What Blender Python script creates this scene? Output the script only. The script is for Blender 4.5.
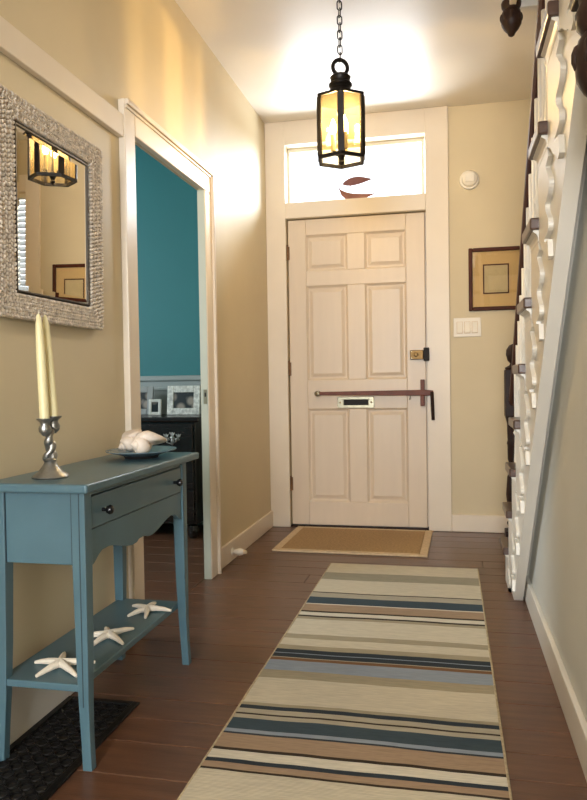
import bpy, bmesh, math, random
from mathutils import Vector, Matrix
random.seed(7)
scene = bpy.context.scene
COL = scene.collection
for o in list(bpy.data.objects):
    bpy.data.objects.remove(o)

# ------------------------------------------------------------------ camera
F, YAW, PITCH, ROLL, CAMH = 715.8, 0.216, -0.0264, -0.0157, 0.9697
fwd = Vector((-math.sin(YAW) * math.cos(PITCH), math.cos(YAW) * math.cos(PITCH), math.sin(PITCH)))
rgt = Vector((math.cos(YAW), math.sin(YAW), 0))
upv = rgt.cross(fwd)
r2 = rgt * math.cos(ROLL) + upv * math.sin(ROLL)
u2 = -rgt * math.sin(ROLL) + upv * math.cos(ROLL)
cam = bpy.data.cameras.new('camera')
cam.sensor_fit = 'VERTICAL'; cam.sensor_height = 24.0; cam.lens = F / 800 * 24.0
cam.clip_start = 0.05; cam.clip_end = 100
camo = bpy.data.objects.new('camera', cam); COL.objects.link(camo)
M = Matrix((r2, u2, -fwd)).transposed().to_4x4(); M.translation = Vector((0, 0, CAMH))
camo.matrix_world = M
scene.camera = camo

# ------------------------------------------------------------------ world, lights, exposure
scene.view_settings.view_transform = 'Standard'
scene.view_settings.look = 'None'
scene.view_settings.gamma = 1.0
scene.view_settings.use_curve_mapping = False
scene.view_settings.exposure = 0.0
scene.cycles.use_denoising = True
scene.cycles.max_bounces = 10
scene.cycles.diffuse_bounces = 6
scene.cycles.glossy_bounces = 5
scene.cycles.transparent_max_bounces = 12
scene.cycles.sample_clamp_indirect = 6.0
scene.cycles.caustics_reflective = False
scene.cycles.caustics_refractive = False

w = bpy.data.worlds.new('sky'); scene.world = w; w.use_nodes = True
bg = w.node_tree.nodes['Background']
bg.inputs[0].default_value = (0.86, 0.93, 1.0, 1); bg.inputs[1].default_value = 3.0

def area(name, loc, target, sx, sy, power, col):
    l = bpy.data.lights.new(name, 'AREA'); l.shape = 'RECTANGLE'; l.size = sx; l.size_y = sy
    l.energy = power; l.color = col
    o = bpy.data.objects.new(name, l); COL.objects.link(o); o.location = loc
    d = Vector(target) - Vector(loc)
    o.rotation_euler = d.to_track_quat('-Z', 'Y').to_euler()
    return o
# sunlit street and sky in front of the house, seen through the transom
area('street_daylight', (-0.6, 6.3, 1.35), (-0.6, 4.65, 2.35), 2.4, 1.4, 330, (0.93, 0.97, 1.0))
area('sky_daylight', (0.75, 6.9, 3.15), (-0.6, 4.70, 2.33), 1.5, 1.2, 360, (0.82, 0.91, 1.0))
# daylight outside the stair window; added fill behind the invented side-room and back windows
area('stair_window_daylight', (0.95, 4.95, 1.8), (0.95, 4.0, 1.7), 0.6, 1.2, 3, (0.9, 0.95, 1.0))
area('back_window_fill', (-0.3, -3.25, 1.55), (-0.3, 0, 1.2), 1.15, 1.4, 270, (0.95, 0.97, 1.0))
area('side_room_fill', (-3.75, 2.6, 1.6), (-2.2, 3.6, 1.2), 1.0, 1.3, 60, (0.85, 0.95, 1.0))

# ------------------------------------------------------------------ helpers
def srgb(r, g, b):
    def c(v):
        v /= 255.0
        return v / 12.92 if v <= 0.04045 else ((v + 0.055) / 1.055) ** 2.4
    return (c(r), c(g), c(b), 1.0)

def mat(name, col, rough=0.5, var=0.08, nscale=6.0, bump=0.0, bscale=80.0, metal=0.0, spec=0.5, stretch=None, coat=0.0):
    m = bpy.data.materials.new(name); m.use_nodes = True
    nt = m.node_tree; b = nt.nodes['Principled BSDF']
    b.inputs['Roughness'].default_value = rough
    b.inputs['Metallic'].default_value = metal
    b.inputs['Specular IOR Level'].default_value = spec
    b.inputs['Coat Weight'].default_value = coat
    tc = nt.nodes.new('ShaderNodeTexCoord'); mp = nt.nodes.new('ShaderNodeMapping')
    nt.links.new(tc.outputs['Object'], mp.inputs['Vector'])
    if stretch: mp.inputs['Scale'].default_value = stretch
    n = nt.nodes.new('ShaderNodeTexNoise'); n.inputs['Scale'].default_value = nscale; n.inputs['Detail'].default_value = 5
    nt.links.new(mp.outputs[0], n.inputs['Vector'])
    cr = nt.nodes.new('ShaderNodeValToRGB')
    cr.color_ramp.elements[0].position = 0.3; cr.color_ramp.elements[1].position = 0.7
    cr.color_ramp.elements[0].color = tuple(v * (1 - var) for v in col[:3]) + (1,)
    cr.color_ramp.elements[1].color = tuple(min(1, v * (1 + var)) for v in col[:3]) + (1,)
    nt.links.new(n.outputs['Fac'], cr.inputs['Fac']); nt.links.new(cr.outputs[0], b.inputs['Base Color'])
    if bump:
        n2 = nt.nodes.new('ShaderNodeTexNoise'); n2.inputs['Scale'].default_value = bscale; n2.inputs['Detail'].default_value = 4
        nt.links.new(mp.outputs[0], n2.inputs['Vector'])
        bp = nt.nodes.new('ShaderNodeBump'); bp.inputs['Strength'].default_value = bump; bp.inputs['Distance'].default_value = 0.004
        nt.links.new(n2.outputs['Fac'], bp.inputs['Height']); nt.links.new(bp.outputs[0], b.inputs['Normal'])
    return m

def glass(name, tint=(1, 1, 1, 1), gloss=0.06, rough=0.02, diffuse=0.0, dcol=(1, 1, 1, 1)):
    m = bpy.data.materials.new(name); m.use_nodes = True; nt = m.node_tree
    nt.nodes.remove(nt.nodes['Principled BSDF']); out = nt.nodes['Material Output']
    t = nt.nodes.new('ShaderNodeBsdfTransparent'); t.inputs[0].default_value = tint
    g = nt.nodes.new('ShaderNodeBsdfGlossy'); g.inputs['Roughness'].default_value = rough
    mx = nt.nodes.new('ShaderNodeMixShader'); mx.inputs[0].default_value = gloss
    nt.links.new(t.outputs[0], mx.inputs[1]); nt.links.new(g.outputs[0], mx.inputs[2]); last = mx
    if diffuse:
        tl = nt.nodes.new('ShaderNodeBsdfTranslucent'); tl.inputs[0].default_value = dcol
        df = nt.nodes.new('ShaderNodeBsdfDiffuse'); df.inputs[0].default_value = dcol
        m3 = nt.nodes.new('ShaderNodeMixShader'); m3.inputs[0].default_value = 0.35
        nt.links.new(tl.outputs[0], m3.inputs[1]); nt.links.new(df.outputs[0], m3.inputs[2])
        m2 = nt.nodes.new('ShaderNodeMixShader'); m2.inputs[0].default_value = diffuse
        nt.links.new(mx.outputs[0], m2.inputs[1]); nt.links.new(m3.outputs[0], m2.inputs[2]); last = m2
    nt.links.new(last.outputs[0], out.inputs[0])
    return m

def emit(name, col, s):
    m = bpy.data.materials.new(name); m.use_nodes = True; nt = m.node_tree
    b = nt.nodes['Principled BSDF']; b.inputs['Base Color'].default_value = col
    b.inputs['Emission Color'].default_value = col; b.inputs['Emission Strength'].default_value = s
    return m

class MB:
    def __init__(s): s.v = []; s.f = []; s.sm = False
    def add(s, vs, fs):
        k = len(s.v); s.v += [tuple(p) for p in vs]; s.f += [tuple(i + k for i in q) for q in fs]; return s
    def box(s, x0, x1, y0, y1, z0, z1):
        return s.add([(x0,y0,z0),(x1,y0,z0),(x1,y1,z0),(x0,y1,z0),(x0,y0,z1),(x1,y0,z1),(x1,y1,z1),(x0,y1,z1)],
                     [(3,2,1,0),(4,5,6,7),(0,1,5,4),(1,2,6,5),(2,3,7,6),(3,0,4,7)])
    def prism(s, pts, axis, a, b):
        # polygon given in the two remaining axes, extruded along axis from a to b
        def P(q, c):
            if axis == 'x': return (c, q[0], q[1])
            if axis == 'y': return (q[0], c, q[1])
            return (q[0], q[1], c)
        n = len(pts)
        vs = [P(q, a) for q in pts] + [P(q, b) for q in pts]
        fs = [tuple(range(n))[::-1], tuple(range(n, 2 * n))] + [(i, (i + 1) % n, n + (i + 1) % n, n + i) for i in range(n)]
        return s.add(vs, fs)
    def lathe(s, prof, c=(0, 0, 0), n=16, axis='z', closed=True, rot=0.0, ax2=None):
        vs = []; fs = []
        for (r, h) in prof:
            for i in range(n):
                a = 2 * math.pi * i / n + rot
                x, y = r * math.cos(a), r * math.sin(a)
                p = (x, y, h) if axis == 'z' else ((x, h, y) if axis == 'y' else (h, x, y))
                vs.append((p[0] + c[0], p[1] + c[1], p[2] + c[2]))
        m = len(prof)
        for j in range(m - 1):
            for i in range(n):
                fs.append((j*n+i, j*n+(i+1)%n, (j+1)*n+(i+1)%n, (j+1)*n+i))
        if closed:
            fs.append(tuple(range(n))[::-1]); fs.append(tuple((m-1)*n+i for i in range(n)))
        s.sm = True
        return s.add(vs, fs)
    def tube(s, pts, rad, n=8, closed=False):
        pts = [Vector(p) for p in pts]; m = len(pts); vs = []; fs = []
        rr = rad if isinstance(rad, (list, tuple)) else [rad] * m
        prevn = None
        for j in range(m):
            if closed: t = pts[(j+1) % m] - pts[j-1]
            else: t = pts[min(j+1, m-1)] - pts[max(j-1, 0)]
            t.normalize()
            if prevn is None:
                a = Vector((0, 0, 1)) if abs(t.z) < 0.9 else Vector((1, 0, 0))
                nn = t.cross(a).normalized()
            else:
                nn = (prevn - t * prevn.dot(t)).normalized()
            prevn = nn; bb = t.cross(nn)
            for i in range(n):
                a = 2 * math.pi * i / n
                vs.append(pts[j] + nn * (rr[j] * math.cos(a)) + bb * (rr[j] * math.sin(a)))
        for j in range(m if closed else m - 1):
            k = (j + 1) % m
            for i in range(n): fs.append((j*n+i, j*n+(i+1)%n, k*n+(i+1)%n, k*n+i))
        if not closed:
            fs.append(tuple(range(n))[::-1]); fs.append(tuple((m-1)*n+i for i in range(n)))
        s.sm = True
        return s.add(vs, fs)
    def ellip(s, c, r, n=10, m=7, M=None):
        vs = []; fs = []
        for j in range(m + 1):
            ph = -math.pi/2 + math.pi * j / m
            for i in range(n):
                a = 2*math.pi*i/n
                p = Vector((r[0]*math.cos(ph)*math.cos(a), r[1]*math.cos(ph)*math.sin(a), r[2]*math.sin(ph)))
                if M is not None: p = M @ p
                vs.append(p + Vector(c))
        for j in range(m):
            for i in range(n): fs.append((j*n+i, j*n+(i+1)%n, (j+1)*n+(i+1)%n, (j+1)*n+i))
        s.sm = True
        return s.add(vs, fs)
    def mesh(s, name, mt=None):
        me = bpy.data.meshes.new(name); me.from_pydata(s.v, [], s.f)
        bm = bmesh.new(); bm.from_mesh(me); bmesh.ops.remove_doubles(bm, verts=bm.verts, dist=1e-6)
        bmesh.ops.recalc_face_normals(bm, faces=bm.faces); bm.to_mesh(me); bm.free()
        if mt: me.materials.append(mt)
        if s.sm:
            for p in me.polygons: p.use_smooth = True
        return me

def link(name, me, parent=None, loc=(0, 0, 0), rot=(0, 0, 0)):
    o = bpy.data.objects.new(name, me); COL.objects.link(o); o.location = loc; o.rotation_euler = rot
    if parent is not None: o.parent = parent
    return o
def ob(name, mb, mt, parent=None, bevel=0.0, loc=(0, 0, 0), rot=(0, 0, 0), seg=2, autosm=True):
    o = link(name, mb.mesh(name, mt), parent, loc, rot)
    if mb.sm and autosm:
        try: o.data.set_sharp_from_angle(angle=math.radians(42))
        except Exception: pass
    if bevel:
        md = o.modifiers.new('bevel', 'BEVEL'); md.width = bevel; md.segments = seg; md.limit_method = 'ANGLE'; md.angle_limit = math.radians(35)
    return o
def tag(o, label, cat, group=None):
    o['label'] = label; o['category'] = cat
    if group: o['group'] = group
    return o
def thing(name, label, cat, loc=(0, 0, 0), rz=0.0, group=None):
    o = link(name, None, None, loc, (0, 0, rz)); o.empty_display_size = 0.05
    return tag(o, label, cat, group)
def struct(o, label=None):
    o['kind'] = 'structure'
    if label: o['label'] = label
    return o
def B(*a): return MB().box(*a)

# ------------------------------------------------------------------ measures
D, XL, XR, H = 4.64, -1.181, 0.325, 2.671
XO = 1.25                      # outer wall of the stairwell

# ------------------------------------------------------------------ materials
m_wall = mat('cream_wall_paint', srgb(206, 192, 160), 0.55, 0.03, 3, 0.05, 140)
m_wallr = mat('pale_wall_paint', srgb(206, 206, 199), 0.55, 0.03, 3, 0.05, 140)
m_trim = mat('warm_white_trim_paint', srgb(225, 213, 195), 0.38, 0.025, 5, 0.03, 60)
m_white = mat('stair_white_paint', srgb(222, 217, 206), 0.35, 0.025, 5, 0.03, 60)
m_ceil = mat('ceiling_paint', srgb(226, 220, 210), 0.4, 0.03, 2.5, 0.10, 9)
m_door = mat('door_paint', srgb(218, 201, 179), 0.38, 0.02, 6, 0.05, 50, stretch=(4, 1, 0.6))
m_floor = mat('stained_floorboard', srgb(95, 65, 48), 0.3, 0.25, 5, 0.12, 30, spec=0.5, stretch=(1, 9, 6))
m_gap = mat('dark_joint', srgb(30, 20, 15), 0.9)
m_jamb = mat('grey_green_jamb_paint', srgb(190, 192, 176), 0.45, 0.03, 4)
m_teal = mat('teal_wall_paint', srgb(40, 118, 124), 0.6, 0.03, 3)
m_grey = mat('grey_wainscot_paint', srgb(150, 158, 156), 0.5, 0.03, 4)
m_darkwood = mat('dark_stained_wood', srgb(44, 29, 23), 0.45, 0.25, 8, 0.05, 40, spec=0.2, stretch=(6, 6, 1))
m_tread = mat('brown_tread_wood', srgb(74, 52, 40), 0.28, 0.2, 8, 0.05, 40, stretch=(1, 6, 6))
m_rail = mat('mahogany_rail', srgb(64, 36, 28), 0.4, 0.2, 8, stretch=(6, 1, 1))
m_blue = mat('blue_grey_furniture_paint', srgb(78, 107, 118), 0.33, 0.07, 7, 0.04, 60)
m_bluedk = mat('blue_grey_groove_shade', srgb(38, 54, 60), 0.5)  # darkened paint stands in for shade in the grooves and drawer gap
m_black = mat('black_iron', srgb(26, 24, 23), 0.42, 0.2, 20, 0.1, 90, metal=0.6)
m_lantern = mat('oil_rubbed_bronze', srgb(30, 25, 21), 0.45, 0.2, 18, 0.1, 90, metal=0.5)
m_knob = mat('black_knob', srgb(20, 20, 22), 0.25)
m_pewter = mat('antique_pewter', srgb(150, 150, 146), 0.38, 0.25, 30, 0.2, 60, metal=0.9)
m_wax = mat('ivory_wax', srgb(226, 216, 170), 0.4, 0.03, 6)
m_shell = mat('pale_seashell', srgb(240, 226, 212), 0.42, 0.07, 14, 0.06, 30)
m_star = mat('bleached_starfish', srgb(236, 226, 208), 0.8, 0.06, 30, 0.5, 240)
m_plate = mat('blue_grey_glazed_plate', srgb(112, 132, 142), 0.25, 0.1, 12)
m_rope = mat('seagrass_rope', srgb(206, 194, 178), 0.7, 0.3, 60, 0.4, 300)
m_lip = mat('dark_inner_lip', srgb(70, 60, 46), 0.5)
m_brass = mat('aged_brass', srgb(112, 88, 54), 0.45, 0.2, 30, metal=0.9)
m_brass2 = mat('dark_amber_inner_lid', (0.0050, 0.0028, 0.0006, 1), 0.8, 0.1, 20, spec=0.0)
m_nickel = mat('tarnished_nickel', srgb(150, 145, 124), 0.35, 0.2, 30, metal=0.85)
m_barwood = mat('reddish_brown_bar', srgb(104, 54, 38), 0.55, 0.2, 20)
m_plastic = mat('white_plastic', srgb(228, 222, 208), 0.4, 0.02)
m_frame = mat('mahogany_picture_frame', srgb(74, 38, 25), 0.5, 0.2, 12, spec=0.15)
m_mat = mat('tan_mat_board', srgb(208, 176, 120), 0.8, 0.04, 6)
m_print = mat('aged_print', srgb(196, 178, 134), 0.7, 0.08, 14)
m_coir = mat('coir_fibre', srgb(168, 138, 98), 0.95, 0.25, 90, 0.9, 260)
m_matb = mat('jute_border', srgb(206, 184, 152), 0.9, 0.1, 60, 0.4, 300)
m_hinge = mat('bronze_hinge', srgb(120, 88, 60), 0.4, 0.2, 30, metal=0.7)
m_slot = mat('dark_slot', srgb(18, 15, 13), 0.7)
m_glass = glass('window_glass', gloss=0.05)
m_lpane = glass('seeded_lantern_glass', (1.0, 0.93, 0.78, 1), 0.07, 0.08, 0.014, (1.0, 0.88, 0.6, 1))
m_mirror = mat('mirror_silver', (0.9, 0.9, 0.88, 1), 0.01, 0.0, 3, metal=1.0)
m_slat = glass('translucent_blind_slat', (1, 1, 1, 1), 0.04, 0.3, 0.98, (0.42, 0.42, 0.41, 1))
m_boat = mat('carved_boat_wood', srgb(128, 80, 66), 0.5, 0.2, 18)
m_sail = mat('plum_brown_sail', srgb(112, 70, 72), 0.6, 0.15, 18)
m_outside = mat('outdoor_siding', srgb(180, 180, 176), 0.8)

# ------------------------------------------------------------------ the room shell
# floor: dark subfloor with individual boards laid across the hall
fl = struct(ob('floor', B(-3.7, XO, -3.1, D + 0.12, -0.10, -0.012), m_gap), 'wide reddish brown floorboards laid across the hallway')
y = -3.05; k = 0
while y < D + 0.02:
    wd = random.choice((0.115, 0.13, 0.145, 0.16, 0.135))
    y1 = min(y + wd, D + 0.1)
    xs = [XL - 0.015, XO]
    if k % 3 == 1: xs.insert(1, random.uniform(-0.7, 0.2))
    for a, b in zip(xs[:-1], xs[1:]):
        p = ob('floorboard', B(a + 0.001, b - 0.001, y + 0.0012, y1 - 0.0012, -0.012, random.uniform(-0.0012, 0.0)), m_floor, fl, 0.0018, seg=1)
        p.data.materials[0] = m_floor
    y = y1; k += 1
for j in range(16):     # the side room's boards run on beyond the doorway
    ob('floorboard', B(-3.6, XL - 0.016, 1.9 + j*0.17 + 0.001, 1.9 + (j+1)*0.17 - 0.001, -0.012, 0), m_floor, fl, 0.0018, seg=1)

# ceiling of the hall with the stairwell opening on the right
struct(ob('ceiling', MB().box(XL - 0.12, 0.30, -3.1, D + 0.12, H, H + 0.12).box(0.30, XO, 3.45, D + 0.12, H, H + 0.12), m_ceil))
struct(ob('ceiling_stairwell', B(0.2, XO + 0.1, -3.1, 3.55, 3.95, 4.05), m_ceil))
struct(ob('wall_stairwell_upper', MB().box(0.20, 0.30, -3.1, 3.55, H + 0.12, 3.95).box(0.30, XO, 3.45, 3.55, H + 0.12, 3.95), m_wallr))
struct(ob('trim_1', MB().box(0.30, XO, 3.425, 3.45, H - 0.03, H + 0.15).box(0.275, 0.30, -0.5, 3.45, H - 0.03, H + 0.15), m_white, bevel=0.004), 'white fascia around the stairwell opening')

# far wall with door, transom and stair window openings
DX0, DX1, DZ = -1.043, -0.148, 2.03
TX0, TX1, TZ0, TZ1 = -1.05, -0.150, 2.14, 2.517
SX0, SX1, SZ0, SZ1 = 0.66, 1.16, 1.05, 2.30
mw = MB(); yb = D + 0.12
mw.box(XL - 0.3, DX0 - 0.006, D, yb, 0, H); mw.box(DX1 + 0.006, SX0, D, yb, 0, H)
mw.box(DX0 - 0.006, DX1 + 0.006, D, yb, DZ + 0.006, TZ0); mw.box(DX0 - 0.006, DX1 + 0.006, D, yb, TZ1, H)
mw.box(SX0, SX1, D, yb, 0, SZ0); mw.box(SX0, SX1, D, yb, SZ1, H); mw.box(SX1, XO + 0.1, D, yb, 0, H)
struct(ob('wall_far', mw, m_wall))
# left wall: thin hall-side skin, pocket behind it
OY0, OY1, OZ = 2.545, 3.335, 1.905
mw = MB()
mw.box(XL - 0.014, XL, -3.1, OY0, 0, H).box(XL - 0.014, XL, OY1, D, 0, H).box(XL - 0.014, XL, OY0, OY1, OZ, H)
mw.box(XL - 0.12, XL - 0.014, -3.1, 2.30, 0, H).box(XL - 0.12, XL - 0.014, 3.80, D, 0, H).box(XL - 0.12, XL - 0.014, 2.30, 3.80, 2.05, H)
struct(ob('wall_left', mw, m_wall))
# right wall: the wall under the stairs, cut along the slope
mw = MB().prism([(-3.1, 0), (3.46, 0), (0.78, 2.64), (0.78, 3.95), (-3.1, 3.95)], 'x', XR, XR + 0.08)
struct(ob('wall_right', mw, m_wallr))
struct(ob('wall_stairwell', B(XO, XO + 0.1, -3.1, D + 0.12, 0, 4.05), m_wall))
# back of the hall with an unseen window added to let in fill light
mw = MB(); BX0, BX1, BZ0, BZ1 = -0.9, 0.3, 0.85, 2.25
mw.box(XL - 0.12, BX0, -3.2, -3.1, 0, H).box(BX1, XO + 0.1, -3.2, -3.1, 0, 4.05).box(BX0, BX1, -3.2, -3.1, 0, BZ0).box(BX0, BX1, -3.2, -3.1, BZ1, H)
struct(ob('wall_near', mw, m_wallr))
wn = struct(ob('window_added_back', MB().box(BX0, BX0 + .05, -3.19, -3.11, BZ0, BZ1).box(BX1 - .05, BX1, -3.19, -3.11, BZ0, BZ1)
     .box(BX0 + .05, BX1 - .05, -3.19, -3.11, BZ0, BZ0 + .05).box(BX0 + .05, BX1 - .05, -3.19, -3.11, BZ1 - .05, BZ1)
     .box(BX0 + .05, BX1 - .05, -3.18, -3.12, 1.53, 1.57), m_trim, bevel=0.004))
ob('pane', B(BX0 + .05, BX1 - .05, -3.152, -3.148, BZ0 + .05, BZ1 - .05), m_glass, wn)

# side room beyond the doorway
struct(ob('wall_side_room_far', B(-3.7, XL - 0.13, D - 0.02, D + 0.12, 0, H), m_teal))
wx = -3.7
mw = MB().box(wx - .1, wx, 1.8, 2.1, 0, H).box(wx - .1, wx, 3.1, D + .1, 0, H).box(wx - .1, wx, 2.1, 3.1, 0, .9).box(wx - .1, wx, 2.1, 3.1, 2.3, H)
struct(ob('wall_side_room_left', mw, m_teal))
wn = struct(ob('window_added_side', MB().box(wx - .07, wx - .02, 2.1, 2.15, .9, 2.3).box(wx - .07, wx - .02, 3.05, 3.1, .9, 2.3).box(wx - .07, wx - .02, 2.15, 3.05, .9, .95).box(wx - .07, wx - .02, 2.15, 3.05, 2.25, 2.3), m_trim))  # unseen window added to light the side room
ob('pane', B(wx - .047, wx - .043, 2.15, 3.05, .95, 2.25), m_glass, wn)
struct(ob('wall_side_room_near', B(wx - .1, XL - .13, 1.8, 1.9, 0, H), m_teal))
struct(ob('ceiling_side_room', B(wx - .1, XL - .12, 1.8, D + .12, H, H + .1), m_ceil))
# chair rail and wainscot
struct(ob('trim_2', B(-3.7, XL - 0.13, D - 0.05, D - 0.02, 0.985, 1.02), m_grey, bevel=0.006), 'grey chair rail on the teal wall')
wsc = struct(ob('trim_3', B(-3.7, XL - 0.13, D - 0.03, D - 0.02, 0, 0.985), m_grey), 'grey wainscot below the chair rail')
for i in range(5):
    x0 = -3.55 + i * 0.46
    ob('panel_moulding', MB().box(x0, x0+.38, D-.042, D-.03, .92, .94).box(x0, x0+.38, D-.042, D-.03, .2, .22).box(x0, x0+.02, D-.042, D-.03, .22, .92).box(x0+.36, x0+.38, D-.042, D-.03, .22, .92), m_grey, wsc, 0.003)

# ------------------------------------------------------------------ front door, casing, transom
cs = struct(ob('trim_4', B(XL, DX0 - 0.006, D - 0.02, D, 0, H), m_trim, bevel=0.003), 'wide flat painted board left of the front door')
struct(ob('trim_5', B(DX1 + 0.006, 0.0, D - 0.02, D, 0, H), m_trim, bevel=0.003), 'wide flat painted board right of the front door')
struct(ob('trim_6', B(DX0 - 0.006, DX1 + 0.006, D - 0.02, D, DZ + 0.008, TZ0), m_trim, bevel=0.003), 'painted board between the door and the transom')
struct(ob('trim_7', B(DX0 - 0.006, DX1 + 0.006, D - 0.02, D, TZ1, H), m_trim, bevel=0.003), 'painted board above the transom')
struct(ob('trim_8', MB().box(DX0 - 0.006, DX0 + 0.02, D + .055, D + .12, 0, DZ + .006).box(DX1 - .02, DX1 + .006, D + .055, D + .12, 0, DZ + .006).box(DX0 + .02, DX1 - .02, D + .055, D + .12, DZ - .02, DZ + .006), m_trim), 'door stop behind the front door')
struct(ob('trim_9', B(DX0 - 0.006, DX1 + 0.006, D - 0.005, D + 0.12, -0.01, 0.012), m_darkwood, bevel=0.004), 'dark threshold under the front door')

door = struct(link('door_1', None, None, ((DX0 + DX1) / 2, D + 0.01, 0)), 'cream six-panel front door with brass hardware')
door.empty_display_size = 0.05
dcx = (DX0 + DX1) / 2
PX = [(-0.922, -0.650), (-0.533, -0.271)]
PZ = [(0.170, 0.783), (0.975, 1.592), (1.690, 1.925)]
def drel(x0, x1, y0, y1, z0, z1): return B(x0 - dcx, x1 - dcx, y0, y1, z0, z1)
a0, a1 = DX0 + 0.003, DX1 - 0.003
for (x0, x1) in ((a0, PX[0][0]), (PX[1][1], a1)):
    ob('stile', drel(x0, x1, 0, 0.042, 0.014, DZ), m_door, door, 0.004)
for (z0, z1) in ((0.014, PZ[0][0]), (PZ[0][1], PZ[1][0]), (PZ[1][1], PZ[2][0]), (PZ[2][1], DZ)):
    ob('rail', drel(PX[0][0], PX[1][1], 0, 0.042, z0, z1), m_door, door, 0.004)
for (z0, z1) in PZ:
    ob('mullion', drel(PX[0][1], PX[1][0], 0, 0.042, z0, z1), m_door, door, 0.004)
    for (x0, x1) in PX:
        q = MB(); X0, X1 = x0 - dcx, x1 - dcx
        i1, i2 = 0.012, 0.042
        rings = [(0, 0.004), (i1, 0.016), (i1 + 0.008, 0.016), (i2, 0.006)]
        vs = []; fs = []
        for (i, dd) in rings: vs += [(X0+i, dd, z0+i), (X1-i, dd, z0+i), (X1-i, dd, z1-i), (X0+i, dd, z1-i)]
        for j in range(3):
            for i in range(4): fs.append((j*4+i, j*4+(i+1)%4, (j+1)*4+(i+1)%4, (j+1)*4+i))
        fs.append((12, 13, 14, 15))
        vs += [(X0, 0.04, z0), (X1, 0.04, z0), (X1, 0.04, z1), (X0, 0.04, z1)]
        fs.append((19, 18, 17, 16))
        for i in range(4): fs.append((i, (i+1)%4, 16+(i+1)%4, 16+i))
        q.add(vs, fs); ob('panel', q, m_door, door)
for z in (1.815, 1.05, 0.285):
    hg = ob('hinge', MB().lathe([(0.006, -0.045), (0.006, 0.045)], (DX0 - dcx - 0.001, -0.012, z), 10).lathe([(0.004, 0.045), (0.007, 0.049), (0.003, 0.056)], (DX0 - dcx - 0.001, -0.012, z), 10), m_hinge, door)
    ob('hinge_leaf', B(DX0 - dcx, DX0 - dcx + 0.012, -0.003, 0.0, z - 0.044, z + 0.044), m_hinge, hg)
# rim lock
rl = ob('rim_lock', B(-0.250 - dcx, -0.166 - dcx, -0.030, 0, 1.095, 1.155), m_brass, door, 0.004)
ob('thumb_turn', MB().lathe([(0.016, 0), (0.016, -0.006), (0.008, -0.008), (0.008, -0.018)], (-0.212 - dcx, -0.030, 1.126), 14, 'y'), m_brass, rl)
ob('screw', MB().lathe([(0.004, 0), (0.003, -0.002)], (-0.24 - dcx, -0.030, 1.146), 8, 'y'), m_nickel, rl)
ob('screw', MB().lathe([(0.004, 0), (0.003, -0.002)], (-0.24 - dcx, -0.030, 1.104), 8, 'y'), m_nickel, rl)
kp = ob('lock_keeper', B(-0.164 - dcx, -0.128 - dcx, -0.062, -0.030, 1.085, 1.168), m_slot, door, 0.003)
# mail slot
ml = ob('mail_slot', MB().box(-0.722 - dcx, -0.485 - dcx, -0.008, 0, 0.845, 0.862).box(-0.722 - dcx, -0.485 - dcx, -0.008, 0, 0.787, 0.806)
        .box(-0.722 - dcx, -0.682 - dcx, -0.008, 0, 0.806, 0.845).box(-0.523 - dcx, -0.485 - dcx, -0.008, 0, 0.806, 0.845), m_nickel, door, 0.003)
ob('slot_opening', B(-0.682 - dcx, -0.523 - dcx, -0.003, 0, 0.806, 0.845), m_slot, ml)
for xx in (-0.706, -0.502): ob('screw', MB().lathe([(0.006, 0), (0.004, -0.003)], (xx - dcx, -0.008, 0.825), 8, 'y'), m_brass, ml)

# door bar across the door
db = thing('door_bar', 'reddish brown security bar laid across the front door', 'door bar', (-0.85, D - 0.02, 0.885))
barmb = MB(); barmb.prism([(0.0, -0.011), (0.70, -0.020), (0.745, -0.022), (0.745, 0.012), (0.70, 0.017), (0.0, 0.011)], 'y', -0.026, -0.008)
ob('bar', barmb, m_barwood, db, 0.004)
pv = ob('pivot_plate', MB().lathe([(0.018, 0.028), (0.018, -0.028), (0.012, -0.032)], (0, 0, 0.0), 16, 'y'), m_nickel, db)
ob('pivot_screw', MB().lathe([(0.007, -0.032), (0.005, -0.037)], (0, 0, 0.0), 10, 'y'), m_brass, pv)
ob('bar_keeper', MB().box(0.664, 0.690, -0.012, 0.028, -0.085, 0.082).box(0.664, 0.690, -0.040, -0.028, -0.085, -0.02).box(0.664, 0.690, -0.028, -0.012, -0.085, -0.065), m_barwood, db, 0.003)
ob('drop_handle', MB().tube([(0.735, -0.018, 0.0), (0.737, -0.03, -0.03), (0.739, -0.032, -0.1), (0.742, -0.03, -0.175)], [0.012, 0.011, 0.011, 0.010], 8), m_darkwood, db)
ob('hook', MB().tube([(0.60, -0.02, -0.01), (0.60, -0.024, -0.03), (0.595, -0.022, -0.045)], 0.003, 6), m_nickel, db)

# transom window above the door
tw = struct(link('window_1', None, None, ((TX0 + TX1) / 2, D + 0.1, TZ0)), 'bright transom window above the front door'); tw.empty_display_size = 0.05
def trel(x0, x1, y0, y1, z0, z1): return B(x0 - (TX0+TX1)/2, x1 - (TX0+TX1)/2, y0 - D - 0.1, y1 - D - 0.1, z0 - TZ0, z1 - TZ0)
ob('sash_rail', trel(TX0, TX1, D + 0.07, D + 0.11, TZ1 - 0.025, TZ1), m_plastic, tw, 0.004)
ob('sash_rail', trel(TX0, TX1, D + 0.07, D + 0.11, TZ0, TZ0 + 0.02), m_plastic, tw, 0.004)
ob('sash_stile', trel(TX0, TX0 + 0.018, D + 0.07, D + 0.11, TZ0 + 0.02, TZ1 - 0.025), m_plastic, tw, 0.004)
ob('sash_stile', trel(TX1 - 0.018, TX1, D + 0.07, D + 0.11, TZ0 + 0.02, TZ1 - 0.025), m_plastic, tw, 0.004)
ob('pane', trel(TX0 + 0.018, TX1 - 0.018, D + 0.088, D + 0.092, TZ0 + 0.02, TZ1 - 0.025), m_glass, tw)
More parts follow.
